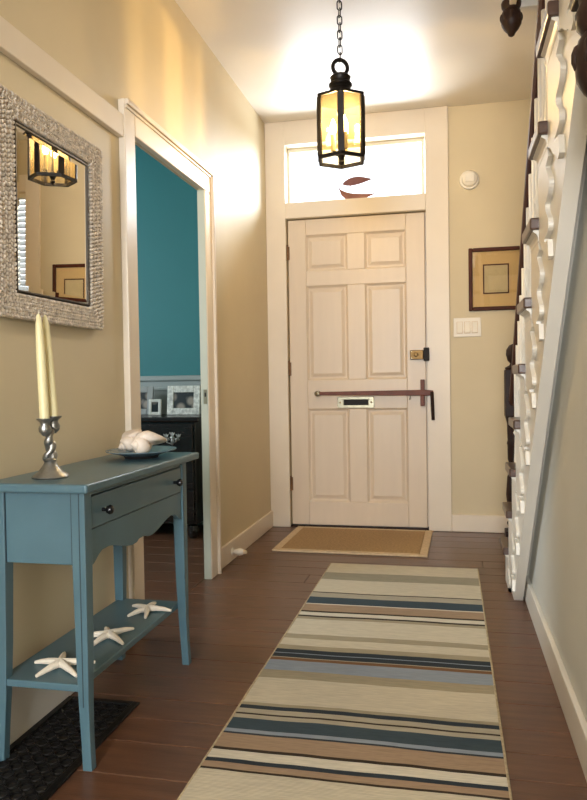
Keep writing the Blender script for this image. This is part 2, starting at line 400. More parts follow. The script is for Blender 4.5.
# boat ornament on the transom sill
bt = thing('boat_ornament', 'small carved wooden sailboat standing on the transom sill', 'ornament', (-0.585, D + 0.03, TZ0))
hull = MB(); rows = []
prof = [(-0.118, 0.097, 0.001, 0.09), (-0.10, 0.072, 0.006, 0.04), (-0.07, 0.055, 0.011, 0.010), (-0.03, 0.042, 0.014, 0.0), (0.02, 0.036, 0.014, 0.0), (0.07, 0.033, 0.010, 0.014), (0.118, 0.036, 0.001, 0.031)]
vs = []; fs = []
for (x, zt, hw, zb) in prof:
    vs += [(x, -hw, zt), (x, -hw*0.5, zb), (x, hw*0.5, zb), (x, hw, zt)]
n = len(prof)
for j in range(n-1):
    for i in range(4): fs.append((j*4+i, j*4+(i+1)%4, (j+1)*4+(i+1)%4, (j+1)*4+i))
fs += [(0,1,2,3), ((n-1)*4+3, (n-1)*4+2, (n-1)*4+1, (n-1)*4)]
ob('hull', hull.add(vs, fs), m_boat, bt)
ob('mast', MB().tube([(-0.03, 0, 0.012), (-0.035, 0, 0.085), (-0.062, 0, 0.19)], 0.0022, 6), m_boat, bt)
sp = []
for i in range(17):
    t = i/16; sp.append((-0.092 + 0.2*t, 0.108 + 0.02*t + 0.034*math.sin(math.pi*t**0.75)))
sp2 = [(-0.092 + 0.2*t/16, 0.108 + 0.02*t/16 - 0.020*math.sin(math.pi*(t/16)**0.7)) for t in range(15, 0, -1)]
ob('sail', MB().prism(sp + sp2, 'y', -0.003, 0.003), m_sail, bt, 0.0015)

# stair window on the far wall, seen in the mirror
sw = struct(link('window_2', None, None, ((SX0+SX1)/2, D + 0.05, SZ0)), 'stair window with white blinds reflected in the mirror'); sw.empty_display_size = 0.05
scx = (SX0+SX1)/2
def srel(x0, x1, y0, y1, z0, z1): return B(x0 - scx, x1 - scx, y0 - D - 0.05, y1 - D - 0.05, z0 - SZ0, z1 - SZ0)
for q in ((SX0 - .11, SX0, SZ0 - .1, SZ1 + .12), (SX1, min(SX1 + .09, XO), SZ0 - .1, SZ1 + .12), (SX0, SX1, SZ1, SZ1 + .12), (SX0, SX1, SZ0 - .1, SZ0)):
    ob('casing', srel(q[0], q[1], D - 0.022, D, q[2], q[3]), m_trim, sw, 0.003)
ob('pane', srel(SX0, SX1, D + .09, D + .094, SZ0, SZ1), m_glass, sw)
slat = B(-(SX1-SX0)/2 + .004, (SX1-SX0)/2 - .004, -0.026, 0.026, -0.001, 0.001).mesh('blind_slat', m_slat)
nz = 30
for i in range(nz):
    link('blind_slat', slat, sw, (0, 0.0, 0.03 + (SZ1 - SZ0 - 0.05) * i / (nz - 1)), (math.radians(52), 0, 0))
ob('head_rail', srel(SX0 + .002, SX1 - .002, D + .02, D + .08, SZ1 - .035, SZ1), m_plastic, sw, 0.003)

# ------------------------------------------------------------------ baseboards
def base(name, mb, m=m_trim, label=None): return struct(ob(name, mb, m, bevel=0.004), label)
base('baseboard_left', B(XL, XL + 0.016, 3.455, D - 0.02, 0, 0.108))
base('baseboard_far', B(0.0, XO, D - 0.018, D, 0, 0.108))
base('baseboard_right', MB().box(XR - 0.017, XR, -3.1, 3.30, 0, 0.108), m_white)
base('baseboard_left_near', B(XL, XL + 0.016, -3.1, 2.43, 0, 0.155), m_white)

# ------------------------------------------------------------------ doorway casing on the left wall, with header board
cp = XL + 0.026
struct(ob('trim_10', B(XL, cp, 2.455, OY0, 0, OZ + 0.11), m_trim, bevel=0.004), 'left door casing beside the mirror')
struct(ob('trim_11', B(XL, cp, OY1, 3.425, 0, OZ), m_trim, bevel=0.004), 'right door casing of the teal room')
struct(ob('trim_12', B(XL, cp, OY0, 3.425, OZ, OZ + 0.09), m_trim, bevel=0.004), 'head casing over the teal room doorway')
struct(ob('trim_13', MB().box(XL, cp + 0.014, 3.425, 3.445, 0, OZ + 0.11).box(XL, cp + 0.014, 2.46, 3.425, OZ + 0.09, OZ + 0.11).box(XL, cp + .006, 2.46, 3.425, OZ + .078, OZ + .09), m_trim, bevel=0.003), 'raised backband around the doorway casing')
struct(ob('trim_14', B(XL, XL + 0.022, -3.1, 2.455, 1.872, 1.955), m_trim, bevel=0.003), 'picture rail board above the mirror')
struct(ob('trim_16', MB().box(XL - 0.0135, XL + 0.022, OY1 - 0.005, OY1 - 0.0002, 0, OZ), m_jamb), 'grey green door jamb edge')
st = thing('door_stop', 'white turned door stop screwed to the left baseboard', 'door stop', (XL + 0.016, 3.70, 0.05))
st.scale = (1.25, 1.25, 1.25)
ob('stem', MB().lathe([(0.017, 0), (0.017, 0.005), (0.009, 0.008), (0.012, 0.02), (0.017, 0.032), (0.014, 0.044), (0.009, 0.052)], (0, 0, 0), 14, 'x'), m_plastic, st)
ob('rubber_tip', MB().lathe([(0.010, 0.052), (0.009, 0.064), (0.004, 0.067)], (0, 0, 0), 12, 'x'), m_matb, st)
sk = thing('strike_plate', 'small brass strike plate on the doorway jamb', 'strike plate', (XL + 0.012, OY1 - 0.006, 0.9))
ob('strike_face', B(-0.012, 0.006, -0.001, 0.001, -0.035, 0.035), m_nickel, sk)
ob('latch_hole', B(-0.006, 0.001, -0.0016, -0.001, 0.0, 0.02), m_slot, sk)

# ------------------------------------------------------------------ staircase
RUN, RISE = 0.1994, 0.2033
def capY(k): return 3.141 - RUN * (k - 2)
def noseY(k): return capY(k) + 0.232
stair = thing('staircase', 'white open-string staircase with brown treads and scroll brackets climbing towards the viewer', 'staircase', (0, 0, 0))
NT = 10
tread_mb = MB().box(0.225, XO, 0.0, 0.232, -0.034, 0.0)
tread_me = tread_mb.mesh('tread', m_tread)
riser_me = B(0.262, XO, 0, 0.02, -RISE, -0.034).mesh('riser', m_white)
cove_me = MB().prism([(0.262, -0.034), (0.235, -0.034), (0.235, -0.039), (0.244, -0.044), (0.248, -0.054), (0.2485, -0.066), (0.262, -0.066)], 'y', 0.012, 0.205).mesh('cove_moulding', m_white)
prof = [(0.02, -0.066), (-0.006, -0.092), (0.03, -0.10), (0.055, -0.105), (0.03, -0.125), (-0.018, -0.155), (-0.012, -0.172), (0.02, -0.188), (0.066, -0.196), (0.085, -0.205),
        (0.05, -0.222), (0.014, -0.245), (0.002, -0.270), (0.03, -0.282), (0.078, -0.286), (0.082, -0.296), (0.03, -0.300), (0.006, -0.345), (0.04, -0.352), (0.08, -0.33), (0.12, -0.315), (0.16, -0.285), (0.203, -0.272), (0.203, -0.066)]
def smooth(pts, n=4):
    out = []
    for i in range(len(pts) - 1):
        p0 = pts[max(i-1, 0)]; p1 = pts[i]; p2 = pts[i+1]; p3 = pts[min(i+2, len(pts)-1)]
        for j in range(n):
            t = j / n
            out.append(tuple(0.5*((2*p1[d]) + (-p0[d]+p2[d])*t + (2*p0[d]-5*p1[d]+4*p2[d]-p3[d])*t*t + (-p0[d]+3*p1[d]-3*p2[d]+p3[d])*t**3) for d in (0, 1)))
    return out + [pts[-1]]
prof = [(0.02, -0.066), (0.0, -0.092), (0.05, -0.104)] + smooth([(0.05, -0.106), (0.02, -0.128), (-0.016, -0.158), (0.008, -0.185), (0.06, -0.20), (0.05, -0.222), (0.010, -0.248), (0.006, -0.272), (0.05, -0.286)]) + [(0.08, -0.288), (0.08, -0.297), (0.02, -0.30)] + smooth([(0.008, -0.345), (0.04, -0.35), (0.08, -0.328), (0.12, -0.312), (0.16, -0.288), (0.203, -0.272)]) + [(0.203, -0.066)]
def bracket(clip=None):
    pr = [(a, max(b, clip)) if clip is not None else (a, b) for a, b in prof]
    out = []
    for q in pr:
        if not out or (abs(q[0]-out[-1][0]) + abs(q[1]-out[-1][1])) > 1e-5: out.append(q)
    m = MB().prism(out, 'x', 0.2495, 0.262)
    return m.mesh('scroll_bracket', m_white)
br_me = bracket()
bal_prof = [(0.016, 0), (0.016, 0.10), (0.010, 0.108), (0.018, 0.118), (0.010, 0.13), (0.013, 0.20), (0.019, 0.30), (0.013, 0.42), (0.010, 0.52), (0.017, 0.535), (0.010, 0.55), (0.012, 0.70), (0.012, 0.86)]
bal_me = MB().lathe(bal_prof, (0, 0, 0), 10).mesh('baluster', m_white)
for k in range(1, NT + 1):
    zt = RISE * k
    t = link('tread', tread_me, stair, (0, capY(k), zt))
    md = t.modifiers.new('bevel', 'BEVEL'); md.width = 0.005; md.segments = 2; md.limit_method = 'ANGLE'
    link('riser', riser_me, stair, (0, noseY(k) - 0.05, zt))
    link('cove_moulding', cove_me, stair, (0, capY(k), zt))
    link('scroll_bracket', br_me if k > 1 else bracket(0.002 - zt), stair, (0, capY(k), zt))
    for i in range(2):
        dy = 0.065 + i * RUN / 2
        Y = capY(k) + dy + 0.02
        zr = 0.2033 + (3.5726 - Y) * 1.0196 + 0.765
        b = link('baluster', bal_me, stair, (0.305, Y, zt)); b.scale = (1, 1, (zr - zt) / 0.86)
# cut stringer plate
pts = []
lowc = 3.165
for k in range(1, NT + 1):
    z0 = RISE * (k - 1); z1 = RISE * k - 0.034; yr = noseY(k) - 0.03
    pts += [(yr, z0 if k == 1 else z0 - 0.034), (yr, z1)]
pts += [(capY(NT), RISE * NT - 0.034), (capY(NT), lowc - 0.98 * capY(NT)), (lowc / 0.98, 0.0)]
ob('stringer', MB().prism(pts, 'x', 0.262, 0.30), m_white, stair)
# raking moulding between the stringer and the wall below
ml = MB(); vs = []; fs = []
pr = [(0.2621, 0.02, 0), (0.282, 0.02, 0), (0.288, 0.05, 0), (0.305, 0.075, 0), (0.310, 0.11, 0), (0.329, 0.13, 0), (0.345, 0.20, 0), (0.2621, 0.20, 0)]
yl = capY(NT)
for (x, dc, _) in pr:
    c = lowc + dc - 0.0
    vs.append((x, c / 0.98, 0.0)); vs.append((x, yl, c - 0.98 * yl))
n = len(pr)
for i in range(n): fs.append((2*i, 2*i+1, 2*((i+1)%n)+1, 2*((i+1)%n)))
fs.append(tuple(2*i for i in range(n))); fs.append(tuple(2*i+1 for i in range(n))[::-1])
ob('raking_moulding', ml.add(vs, fs), m_white, stair)
# handrail
hr = MB()
sec = [(-0.033, 0.0), (-0.036, 0.018), (-0.026, 0.038), (0, 0.045), (0.026, 0.038), (0.036, 0.018), (0.033, 0.0), (0.020, -0.012), (-0.020, -0.012)]
vs = []; fs = []; ends = []
for Y in (3.705, capY(NT)):
    z = 0.2033 + (3.5726 - Y) * 1.0196 + 0.775
    vs += [(0.308 + a * 0.68, Y, z + b) for a, b in sec]
n = len(sec)
fs = [(i, (i+1)%n, n+(i+1)%n, n+i) for i in range(n)] + [tuple(range(n))[::-1], tuple(range(n, 2*n))]
ob('handrail', hr.add(vs, fs), m_rail, stair)
# newel post
nw = ob('newel_post', MB().box(-0.048, 0.048, -0.048, 0.048, 0.0, 0.20)
        .lathe([(0.045, 0.20), (0.030, 0.215), (0.040, 0.235), (0.030, 0.255), (0.036, 0.31), (0.042, 0.38), (0.036, 0.47), (0.026, 0.50), (0.038, 0.515), (0.026, 0.535), (0.033, 0.56), (0.034, 0.63), (0.037, 0.64), (0.033, 0.655), (0.035, 0.74), (0.044, 0.775)], (0, 0, 0), 18)
        .box(-0.045, 0.045, -0.045, 0.045, 0.775, 1.01), m_darkwood, stair, 0.003, loc=(0.312, 3.752, 0))
ob('finial_ball', MB().lathe([(0.040, 1.01), (0.044, 1.02), (0.022, 1.032), (0.018, 1.042), (0.030, 1.055), (0.038, 1.085), (0.036, 1.11), (0.022, 1.132), (0.004, 1.14)], (0, 0, 0), 18), m_darkwood, nw)

ob('landing', MB().box(0.262, XO, 0.2, capY(NT) + 0.03, RISE*(NT+1) - 0.06, RISE*(NT+1)).box(0.262, XO, capY(NT) - 0.005, capY(NT) + 0.02, RISE*NT, RISE*(NT+1) - 0.06), m_tread, stair)
# carved drops hanging from the posts above
def drop(label, x, y, z0, ztop, r):
    t = thing('newel_drop', label, 'newel drop', (x, y, z0))
    s = r / 0.045
    ob('post', B(-0.045*s, 0.045*s, -0.045*s, 0.045*s, 0.175*s, ztop - z0), m_darkwood, t, 0.005)
    ob('turned_drop', MB().lathe([(0.004, 0.0), (0.014*s, 0.006*s), (0.019*s, 0.018*s), (0.033*s, 0.034*s), (0.044*s, 0.054*s), (0.047*s, 0.085*s), (0.040*s, 0.112*s), (0.034*s, 0.12*s), (0.043*s, 0.132*s), (0.045*s, 0.15*s), (0.038*s, 0.165*s), (0.04*s, 0.178*s)], (0, 0, 0), 18), m_darkwood, t)
    for j in range(8):
        a = 2*math.pi*j/8
        ob('carved_bead', MB().ellip((0.040*s*math.cos(a), 0.040*s*math.sin(a), 0.085*s), (0.011*s, 0.011*s, 0.022*s), 8, 5), m_darkwood, t)
    return t
drop('small dark carved newel drop hanging at the ceiling edge', 0.286, 3.43, 2.515, 3.0, 0.045)
drop('large dark carved newel drop hanging in front of the upper stairs', 0.261, 1.30, 1.412, 2.15, 0.05)

# ------------------------------------------------------------------ things on the far wall
pf = thing('framed_picture', 'small print with tan mat in mahogany frame on far wall', 'picture', (0.283, D, 1.585))
fw, fh, ft = 0.165, 0.195, 0.024
for q in ((-fw, -fw+ft, -fh, fh), (fw-ft, fw, -fh, fh), (-fw+ft, fw-ft, fh-ft, fh), (-fw+ft, fw-ft, -fh, -fh+ft)):
    ob('frame_rail', B(q[0], q[1], -0.022, 0, q[2], q[3]), m_frame, pf, 0.005)
ob('mat_board', B(-fw+ft, fw-ft, -0.008, -0.002, -fh+ft, fh-ft), m_mat, pf)
iw, ih = 0.078, 0.092
ob('inner_border', MB().box(-iw, iw, -0.011, -0.008, ih-.008, ih).box(-iw, iw, -0.011, -0.008, -ih, -ih+.008).box(-iw, -iw+.008, -0.011, -0.008, -ih+.008, ih-.008).box(iw-.008, iw, -0.011, -0.008, -ih+.008, ih-.008), m_frame, pf)
ob('print', B(-iw+.008, iw-.008, -0.0095, -0.008, -ih+.008, ih-.008), m_print, pf)
ob('glazing', B(-fw+ft, fw-ft, -0.0145, -0.0135, -fh+ft, fh-ft), m_glass, pf)

sp_ = thing('light_switch', 'white triple light switch plate beside the front door', 'switch', (0.107, D, 1.29))
ob('cover_plate', B(-0.084, 0.084, -0.007, 0, -0.06, 0.06), m_plastic, sp_, 0.004)
for i in (-1, 0, 1):
    rk = ob('rocker', MB().prism([(-0.009, -0.033), (-0.007, -0.033), (-0.0135, 0.033), (-0.007, 0.033)][:0] or [(-0.007, -0.034), (-0.017, -0.034), (-0.009, 0.034), (-0.007, 0.034)], 'x', i*0.046 - 0.016, i*0.046 + 0.016), m_plastic, sp_)
    ob('rocker_recess', B(i*0.046 - 0.0185, i*0.046 + 0.0185, -0.0074, -0.0069, -0.038, 0.036), m_matb, sp_)

sd = thing('smoke_detector', 'round white smoke detector high on the far wall', 'smoke detector', (0.127, D, 2.205))
ob('base', MB().lathe([(0.060, 0), (0.060, -0.012), (0.056, -0.020)], (0, 0, 0), 28, 'y'), m_plastic, sd)
ob('cover', MB().lathe([(0.050, -0.020), (0.048, -0.034), (0.040, -0.042), (0.006, -0.044)], (0.002, 0, 0.004), 28, 'y'), m_plastic, sd)
ob('sensor_grille', MB().box(-0.026, 0.030, -0.050, -0.042, -0.020, 0.034), m_plastic, sd, 0.004)

# ------------------------------------------------------------------ lantern
LX, LY = -0.454, 3.12
LR = 0.112; ZB, ZT = 1.924, 2.198
lt = thing('pendant_lantern', 'hexagonal dark metal lantern glowing on a chain above the hall', 'lantern', (LX, LY, ZB))
rot0 = math.atan2(-LY, -LX)       # one corner turned to the viewer
def hexp(r, z, i): a = rot0 + i * math.pi / 3; return Vector((r*math.cos(a), r*math.sin(a), z))
hb = ZT - ZB
def hexring(name, r0, r1, z0, z1, m, par=lt):
    vs = []; fs = []
    for i in range(6): vs += [hexp(r0, z0, i), hexp(r1, z0, i), hexp(r1, z1, i), hexp(r0, z1, i)]
    for i in range(6):
        j = (i+1) % 6
        for q in range(4): fs.append((i*4+q, i*4+(q+1)%4, j*4+(q+1)%4, j*4+q))
    return ob(name, MB().add(vs, fs), m, par)
hexring('bottom_rim', LR - 0.012, LR + 0.002, -0.002, 0.012, m_lantern)
hexring('top_rim', LR - 0.012, LR + 0.003, hb - 0.012, hb, m_lantern)
for i in range(6):
    a = hexp(LR - 0.004, 0.006, i); b = hexp(LR - 0.004, hb - 0.004, i)
    ang = rot0 + i * math.pi / 3
    post = ob('corner_bar', B(-0.004, 0.004, -0.014, 0.014, 0.012, hb - 0.012), m_lantern, lt, 0.001, loc=(a.x, a.y, 0), rot=(0, 0, ang))
    c, d = hexp(LR - 0.007, 0, i), hexp(LR - 0.007, 0, (i+1) % 6)
    u = (d - c).normalized(); c2 = c + u * 0.008; d2 = d - u * 0.008; nn = Vector((u.y, -u.x, 0)) * 0.001
    vs = [c2 - nn + Vector((0,0,0.012)), d2 - nn + Vector((0,0,0.012)), d2 - nn + Vector((0,0,hb-.012)), c2 - nn + Vector((0,0,hb-.012)),
          c2 + nn + Vector((0,0,0.012)), d2 + nn + Vector((0,0,0.012)), d2 + nn + Vector((0,0,hb-.012)), c2 + nn + Vector((0,0,hb-.012))]
    ob('pane', MB().add(vs, [(0,1,2,3),(7,6,5,4),(0,4,5,1),(1,5,6,2),(2,6,7,3),(3,7,4,0)]), m_lpane, lt)
# stepped roof
rf = MB().lathe([(LR + 0.003, hb), (0.062, hb + 0.012), (0.058, hb + 0.03), (0.050, hb + 0.045), (0.055, hb + 0.055), (0.055, hb + 0.062), (0.046, hb + 0.075), (0.046, hb + 0.10), (0.012, hb + 0.105)], (0, 0, 0), 24)
rf = MB()
vs = [hexp(LR + 0.003, hb, i) for i in range(6)] + [hexp(0.058, hb + 0.014, i) for i in range(6)]
rf.add(vs, [(i, (i+1)%6, 6+(i+1)%6, 6+i) for i in range(6)])
ob('roof', rf, m_lantern, lt)
ob('cap', MB().lathe([(0.060, hb + 0.008), (0.060, hb + 0.018), (0.050, hb + 0.028), (0.046, hb + 0.034), (0.044, hb + 0.042), (0.052, hb + 0.050), (0.052, hb + 0.056), (0.043, hb + 0.064), (0.042, hb + 0.078), (0.046, hb + 0.086), (0.036, hb + 0.096), (0.010, hb + 0.098)], (0, 0, 0), 24), m_lantern, lt)
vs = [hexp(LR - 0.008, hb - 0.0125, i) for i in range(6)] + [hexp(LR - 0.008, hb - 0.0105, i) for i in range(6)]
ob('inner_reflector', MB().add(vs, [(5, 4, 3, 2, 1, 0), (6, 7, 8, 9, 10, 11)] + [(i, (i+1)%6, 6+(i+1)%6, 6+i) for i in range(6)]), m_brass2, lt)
zc = hb + 0.098 + 0.031
ang = rot0 + math.pi/2
rp = [(0.033*math.cos(t)*math.cos(ang + .3), 0.033*math.cos(t)*math.sin(ang + .3), zc + 0.033*math.sin(t)) for t in [2*math.pi*i/24 for i in range(24)]]
ob('hanging_ring', MB().tube(rp, 0.009, 8, True), m_lantern, lt)
sk2 = ob('lamp_socket', MB().lathe([(0.014, hb), (0.014, hb - 0.05), (0.018, hb - 0.055), (0.018, hb - 0.075)], (0, 0, 0), 16), m_lantern, lt)
m_bulb = emit('bulb_glow', (1.0, 0.72, 0.40, 1), 60)
for i in range(3):
    a = rot0 + math.pi/6 + i*2*math.pi/3
    cx, cy = 0.034*math.cos(a), 0.034*math.sin(a)
    cd = ob('candle_sleeve', MB().lathe([(0.011, 0.045), (0.011, 0.115)], (cx, cy, 0), 12), m_wax, lt)
    ob('bulb', MB().lathe([(0.006, 0.115), (0.014, 0.130), (0.015, 0.145), (0.010, 0.165), (0.002, 0.182)], (cx, cy, 0), 12), m_bulb, lt)
    ob('arm', MB().tube([(cx, cy, 0.045), (cx*.6, cy*.6, 0.025), (0, 0, 0.03)], 0.004, 6), m_lantern, lt)
ob('hub', MB().lathe([(0.004, -0.018), (0.012, -0.008), (0.008, 0.004), (0.016, 0.02), (0.016, 0.036), (0.006, 0.045), (0.005, hb - 0.075)], (0, 0, 0), 14), m_lantern, lt)
# chain and canopy
z = zc + 0.036 - 0.006; i = 0
LL = 0.040; Rw = 0.0105
lp = []
for t in range(20):
    a = 2*math.pi*t/20
    lp.append((Rw*math.cos(a), 0, (LL/2 - Rw)*(1 if math.sin(a) > 0 else -1 if math.sin(a) < 0 else 0) + Rw*math.sin(a)))
link_me = MB().tube(lp, 0.0026, 6, True).mesh('chain_link', m_lantern)
while z + ZB < H - 0.05:
    link('chain_link', link_me, lt, (0, 0, z + LL/2 - 0.005), (0, 0, rot0 + 0.35 + (math.pi/2 if i % 2 else 0)))
    z += LL - 0.0085; i += 1
ob('lamp_cord', MB().tube([(0.004, 0, zc - 0.03), (-0.006, 0.003, zc + 0.03), (0.004, 0, zc + 0.12), (-0.004, 0, H - ZB - 0.03)], 0.002, 6), m_plastic, lt)
ob('ceiling_canopy', MB().lathe([(0.062, H - ZB), (0.062, H - ZB - 0.008), (0.045, H - ZB - 0.02), (0.018, H - ZB - 0.03), (0.008, H - ZB - 0.05)], (0, 0, 0), 24), m_lantern, lt)
for i in range(3):
    a = rot0 + math.pi/6 + i*2*math.pi/3
    pl = bpy.data.lights.new('lantern_bulb_light', 'POINT'); pl.energy = 11.5; pl.color = (1.0, 0.75, 0.41); pl.shadow_soft_size = 0.007
    po = bpy.data.objects.new('lantern_bulb_light', pl); COL.objects.link(po); po.location = (LX + 0.034*math.cos(a), LY + 0.034*math.sin(a), ZB + 0.193)

# ------------------------------------------------------------------ mirror
MY0, MY1, MZ0, MZ1 = 1.668, 2.256, 1.152, 1.764
mc = ((MY0+MY1)/2, (MZ0+MZ1)/2)
mr = thing('wall_mirror', 'rectangular mirror with broad woven seagrass frame above the console table', 'mirror', (XL, mc[0], mc[1]))
mr.rotation_euler = (0, math.radians(0.8), 0)
hw, hh = (MY1-MY0)/2, (MZ1-MZ0)/2
iw_, ih_ = hw - 0.093, hh - 0.077
ob('backing', B(0.002, 0.018, -hw + 0.004, hw - 0.004, -hh + 0.004, hh - 0.004), m_lip, mr)
bead_r = 0.0078
NL = 7
def strand(off_y, off_z, seed):
    rnd = random.Random(seed); m = MB()
    a, b = hw - off_y, hh - off_z
    cor = [(-a, -b), (a, -b), (a, b), (-a, b)]
    for s in range(4):
        p, q = Vector(cor[s]), Vector(cor[(s+1) % 4]); L = (q-p).length; n = max(3, int(L / 0.0125))
        dr = (q-p).normalized()
        for i in range(n):
            c = p + (q-p) * ((i + 0.5) / n)
            th = math.atan2(dr.y, dr.x) + math.radians(38 if seed % 2 else -38)
            Mx = Matrix(((0, 0, 1), (math.cos(th), -math.sin(th), 0), (math.sin(th), math.cos(th), 0)))
            m.ellip((0.027 + rnd.uniform(-.0015, .0015), c.x, c.y), (0.0098, 0.0056, 0.0085), 6, 4, Mx)
    return m
for j in range(NL):
    t = (j + 0.5) / NL
    ob('rope_row', strand(0.002 + 0.084 * t, 0.002 + 0.068 * t, j), m_rope, mr, autosm=False)
ob('inner_lip', MB().box(0.018, 0.0295, -iw_, -iw_ + 0.004, -ih_, ih_).box(0.018, 0.0295, iw_ - 0.004, iw_, -ih_, ih_).box(0.018, 0.0295, -iw_ + .004, iw_ - .004, ih_ - 0.004, ih_).box(0.018, 0.0295, -iw_ + .004, iw_ - .004, -ih_, -ih_ + 0.004), m_lip, mr)
g = MB(); gi = 0.016; A, Bz = iw_ - 0.004, ih_ - 0.004
vs = [(0.0245, -A, -Bz), (0.0245, A, -Bz), (0.0245, A, Bz), (0.0245, -A, Bz), (0.0252, -A+gi, -Bz+gi), (0.0252, A-gi, -Bz+gi), (0.0252, A-gi, Bz-gi), (0.0252, -A+gi, Bz-gi)]
g.add(vs, [(0,1,5,4), (1,2,6,5), (2,3,7,6), (3,0,4,7), (4,5,6,7), (3,2,1,0)])
ob('mirror_glass', g, m_mirror, mr)

# ------------------------------------------------------------------ console table
tb = thing('console_table', 'blue grey painted console table with drawer and shelf under the mirror', 'table', (-1.03, 1.985, 0))
def tr(x0, x1, y0, y1, z0, z1): return B(x0 + 1.03, x1 + 1.03, y0 - 1.985, y1 - 1.985, z0, z1)
TXB, TXF, TY0, TY1, TTOP = -1.152, -0.890, 1.615, 2.318, 0.725
top = ob('table_top', tr(-1.158, -0.866, 1.585, 2.385, 0.702, TTOP), m_blue, tb, 0.006, seg=3)
LW = 0.037
def leg(fx, fy):
    x = TXF if fx else TXB; y = TY1 if fy else TY0
    sx = -1 if fx else 1; sy = -1 if fy else 1
    vs = []; fs = []
    lev = [(0.702, 0, 0.0), (0.52, 0, 0.0), (0.30, 0.004, 0.0), (0.17, 0.009, 0.001), (0.08, 0.012, -0.001), (0.0, 0.012, -0.005)]
    for (z, taper, kick) in lev:
        x0 = x - sx * (-kick) * 0; xo = x + (-sx) * (-kick) ; yo = y + (-sy) * (-kick) * 0.4
        xi = xo + sx * (LW - taper); yi = yo + sy * (LW - taper)
        for (a, b) in ((xo, yo), (xi, yo), (xi, yi), (xo, yi)): vs.append((a + 1.03, b - 1.985, z))
    n = len(lev)
    for j in range(n-1):
        for i in range(4): fs.append((j*4+i, j*4+(i+1)%4, (j+1)*4+(i+1)%4, (j+1)*4+i))
    fs += [(0,1,2,3), tuple((n-1)*4+i for i in (3,2,1,0))]
    return ob('leg', MB().add(vs, fs), m_blue, tb, 0.002)
for fx in (0, 1):
    for fy in (0, 1): leg(fx, fy)
ob('side_panel', tr(TXB + LW, TXF - LW, TY0 + 0.006, TY0 + 0.022, 0.517, 0.702), m_blue, tb, 0.002)
ob('side_panel', tr(TXB + LW, TXF - LW, TY1 - 0.022, TY1 - 0.006, 0.517, 0.702), m_blue, tb, 0.002)
for xx in (TXB + LW, TXF - LW - 0.002):
    ob('groove_shade', tr(xx, xx + 0.002, TY0 + 0.002, TY0 + 0.006, 0.517, 0.70), m_bluedk, tb)
ob('groove_shade', tr(TXF - 0.0165, TXF - 0.014, TY0 - 0.0006, TY0 + 0.001, 0.16, 0.70), m_bluedk, tb)  # dark strip on the leg imitates the shade of a groove
ob('groove_shade', tr(TXF - 0.0006 - 0.001, TXF + 0.0006, TY1 - LW + 0.004, TY1 - LW + 0.006, 0.30, 0.70), m_bluedk, tb)
ob('back_panel', tr(TXB + 0.008, TXB + 0.022, TY0 + LW, TY1 - LW, 0.517, 0.702), m_blue, tb, 0.002)
fy0, fy1 = TY0 + LW, TY1 - LW
ob('top_rail', tr(TXF - 0.022, TXF - 0.006, fy0, fy1, 0.688, 0.702), m_blue, tb)
dw_ = ob('drawer', tr(TXF - 0.026, TXF - 0.003, fy0 + 0.004, fy1 - 0.004, 0.602, 0.685), m_blue, tb, 0.003)
for yy in (1.715, 2.21):
    ob('knob', MB().lathe([(0.005, 0), (0.005, 0.010), (0.010, 0.014), (0.013, 0.021), (0.011, 0.027), (0.004, 0.030)], (TXF - 0.003 + 1.03, yy - 1.985, 0.642), 14, 'x'), m_knob, dw_)
ob('drawer_gap', tr(TXF - 0.030, TXF - 0.012, fy0, fy1, 0.598, 0.690), m_bluedk, tb)
# scalloped apron
L = fy1 - fy0; half = []
shape = [(0.0, 0.512), (0.03, 0.518), (0.07, 0.534), (0.10, 0.542), (0.16, 0.543), (0.21, 0.538), (0.27, 0.528), (0.33, 0.518), (0.39, 0.5125), (0.435, 0.514), (0.46, 0.521), (0.5, 0.522)]
full = shape + [(1 - a, b) for a, b in shape[::-1][1:]]
poly = [(fy0 + L*a - 1.985, b) for a, b in [(a_, b_ - 0.006) for a_, b_ in full]] + [(fy1 - 1.985, 0.6), (fy0 - 1.985, 0.6)]
ob('apron', MB().prism(poly, 'x', TXF - 0.022 + 1.03, TXF - 0.006 + 1.03), m_blue, tb)
ob('shelf', tr(TXB + 0.004, TXF - 0.030, TY0 + 0.004, TY1 - 0.004, 0.196, 0.215), m_blue, tb, 0.003)

# candlestick with two cups
cs_ = thing('candlestick', 'antique pewter twin candlestick with twisted stem on the table', 'candlestick', (-1.032, 1.70, TTOP))
ob('foot', MB().lathe([(0.047, 0), (0.049, 0.004), (0.046, 0.009), (0.034, 0.016), (0.026, 0.025), (0.019, 0.034), (0.015, 0.042), (0.018, 0.048), (0.014, 0.053)], (0, 0, 0), 8), m_pewter, cs_)
CA = math.radians(86)
vx = Vector((math.cos(CA), math.sin(CA), 0))
for s in (-1, 1):
    pts = []; rad = []
    for i in range(26):
        t = i/25; ph = s*math.pi/2 + t*2.6*math.pi
        r = 0.007 + 0.002*math.sin(t*9)
        if t > 0.75: r += (t-0.75)*0.05
        q = vx * (r*math.cos(ph) + (s*0.012*max(0, (t-.6)/.4))) + Vector((-vx.y, vx.x, 0)) * (r*math.sin(ph)*(1 - max(0, (t-.6)/.4)))
        pts.append((q.x, q.y, 0.048 + 0.082*t)); rad.append(0.0095 + 0.0025*math.sin(t*15 + s))
    ob('twisted_stem', MB().tube(pts, rad, 10), m_pewter, cs_)
CUP = []
for s, dz in ((-1, 0.0), (1, 0.004)):
    c = vx * (0.019 * s); CUP.append((c, dz))
    ob('cup', MB().lathe([(0.006, 0.112), (0.015, 0.122), (0.017, 0.132), (0.012, 0.142), (0.013, 0.148), (0.021, 0.155), (0.0215, 0.158), (0.014, 0.157), (0.0125, 0.150)], (c.x, c.y, dz), 16), m_pewter, cs_)
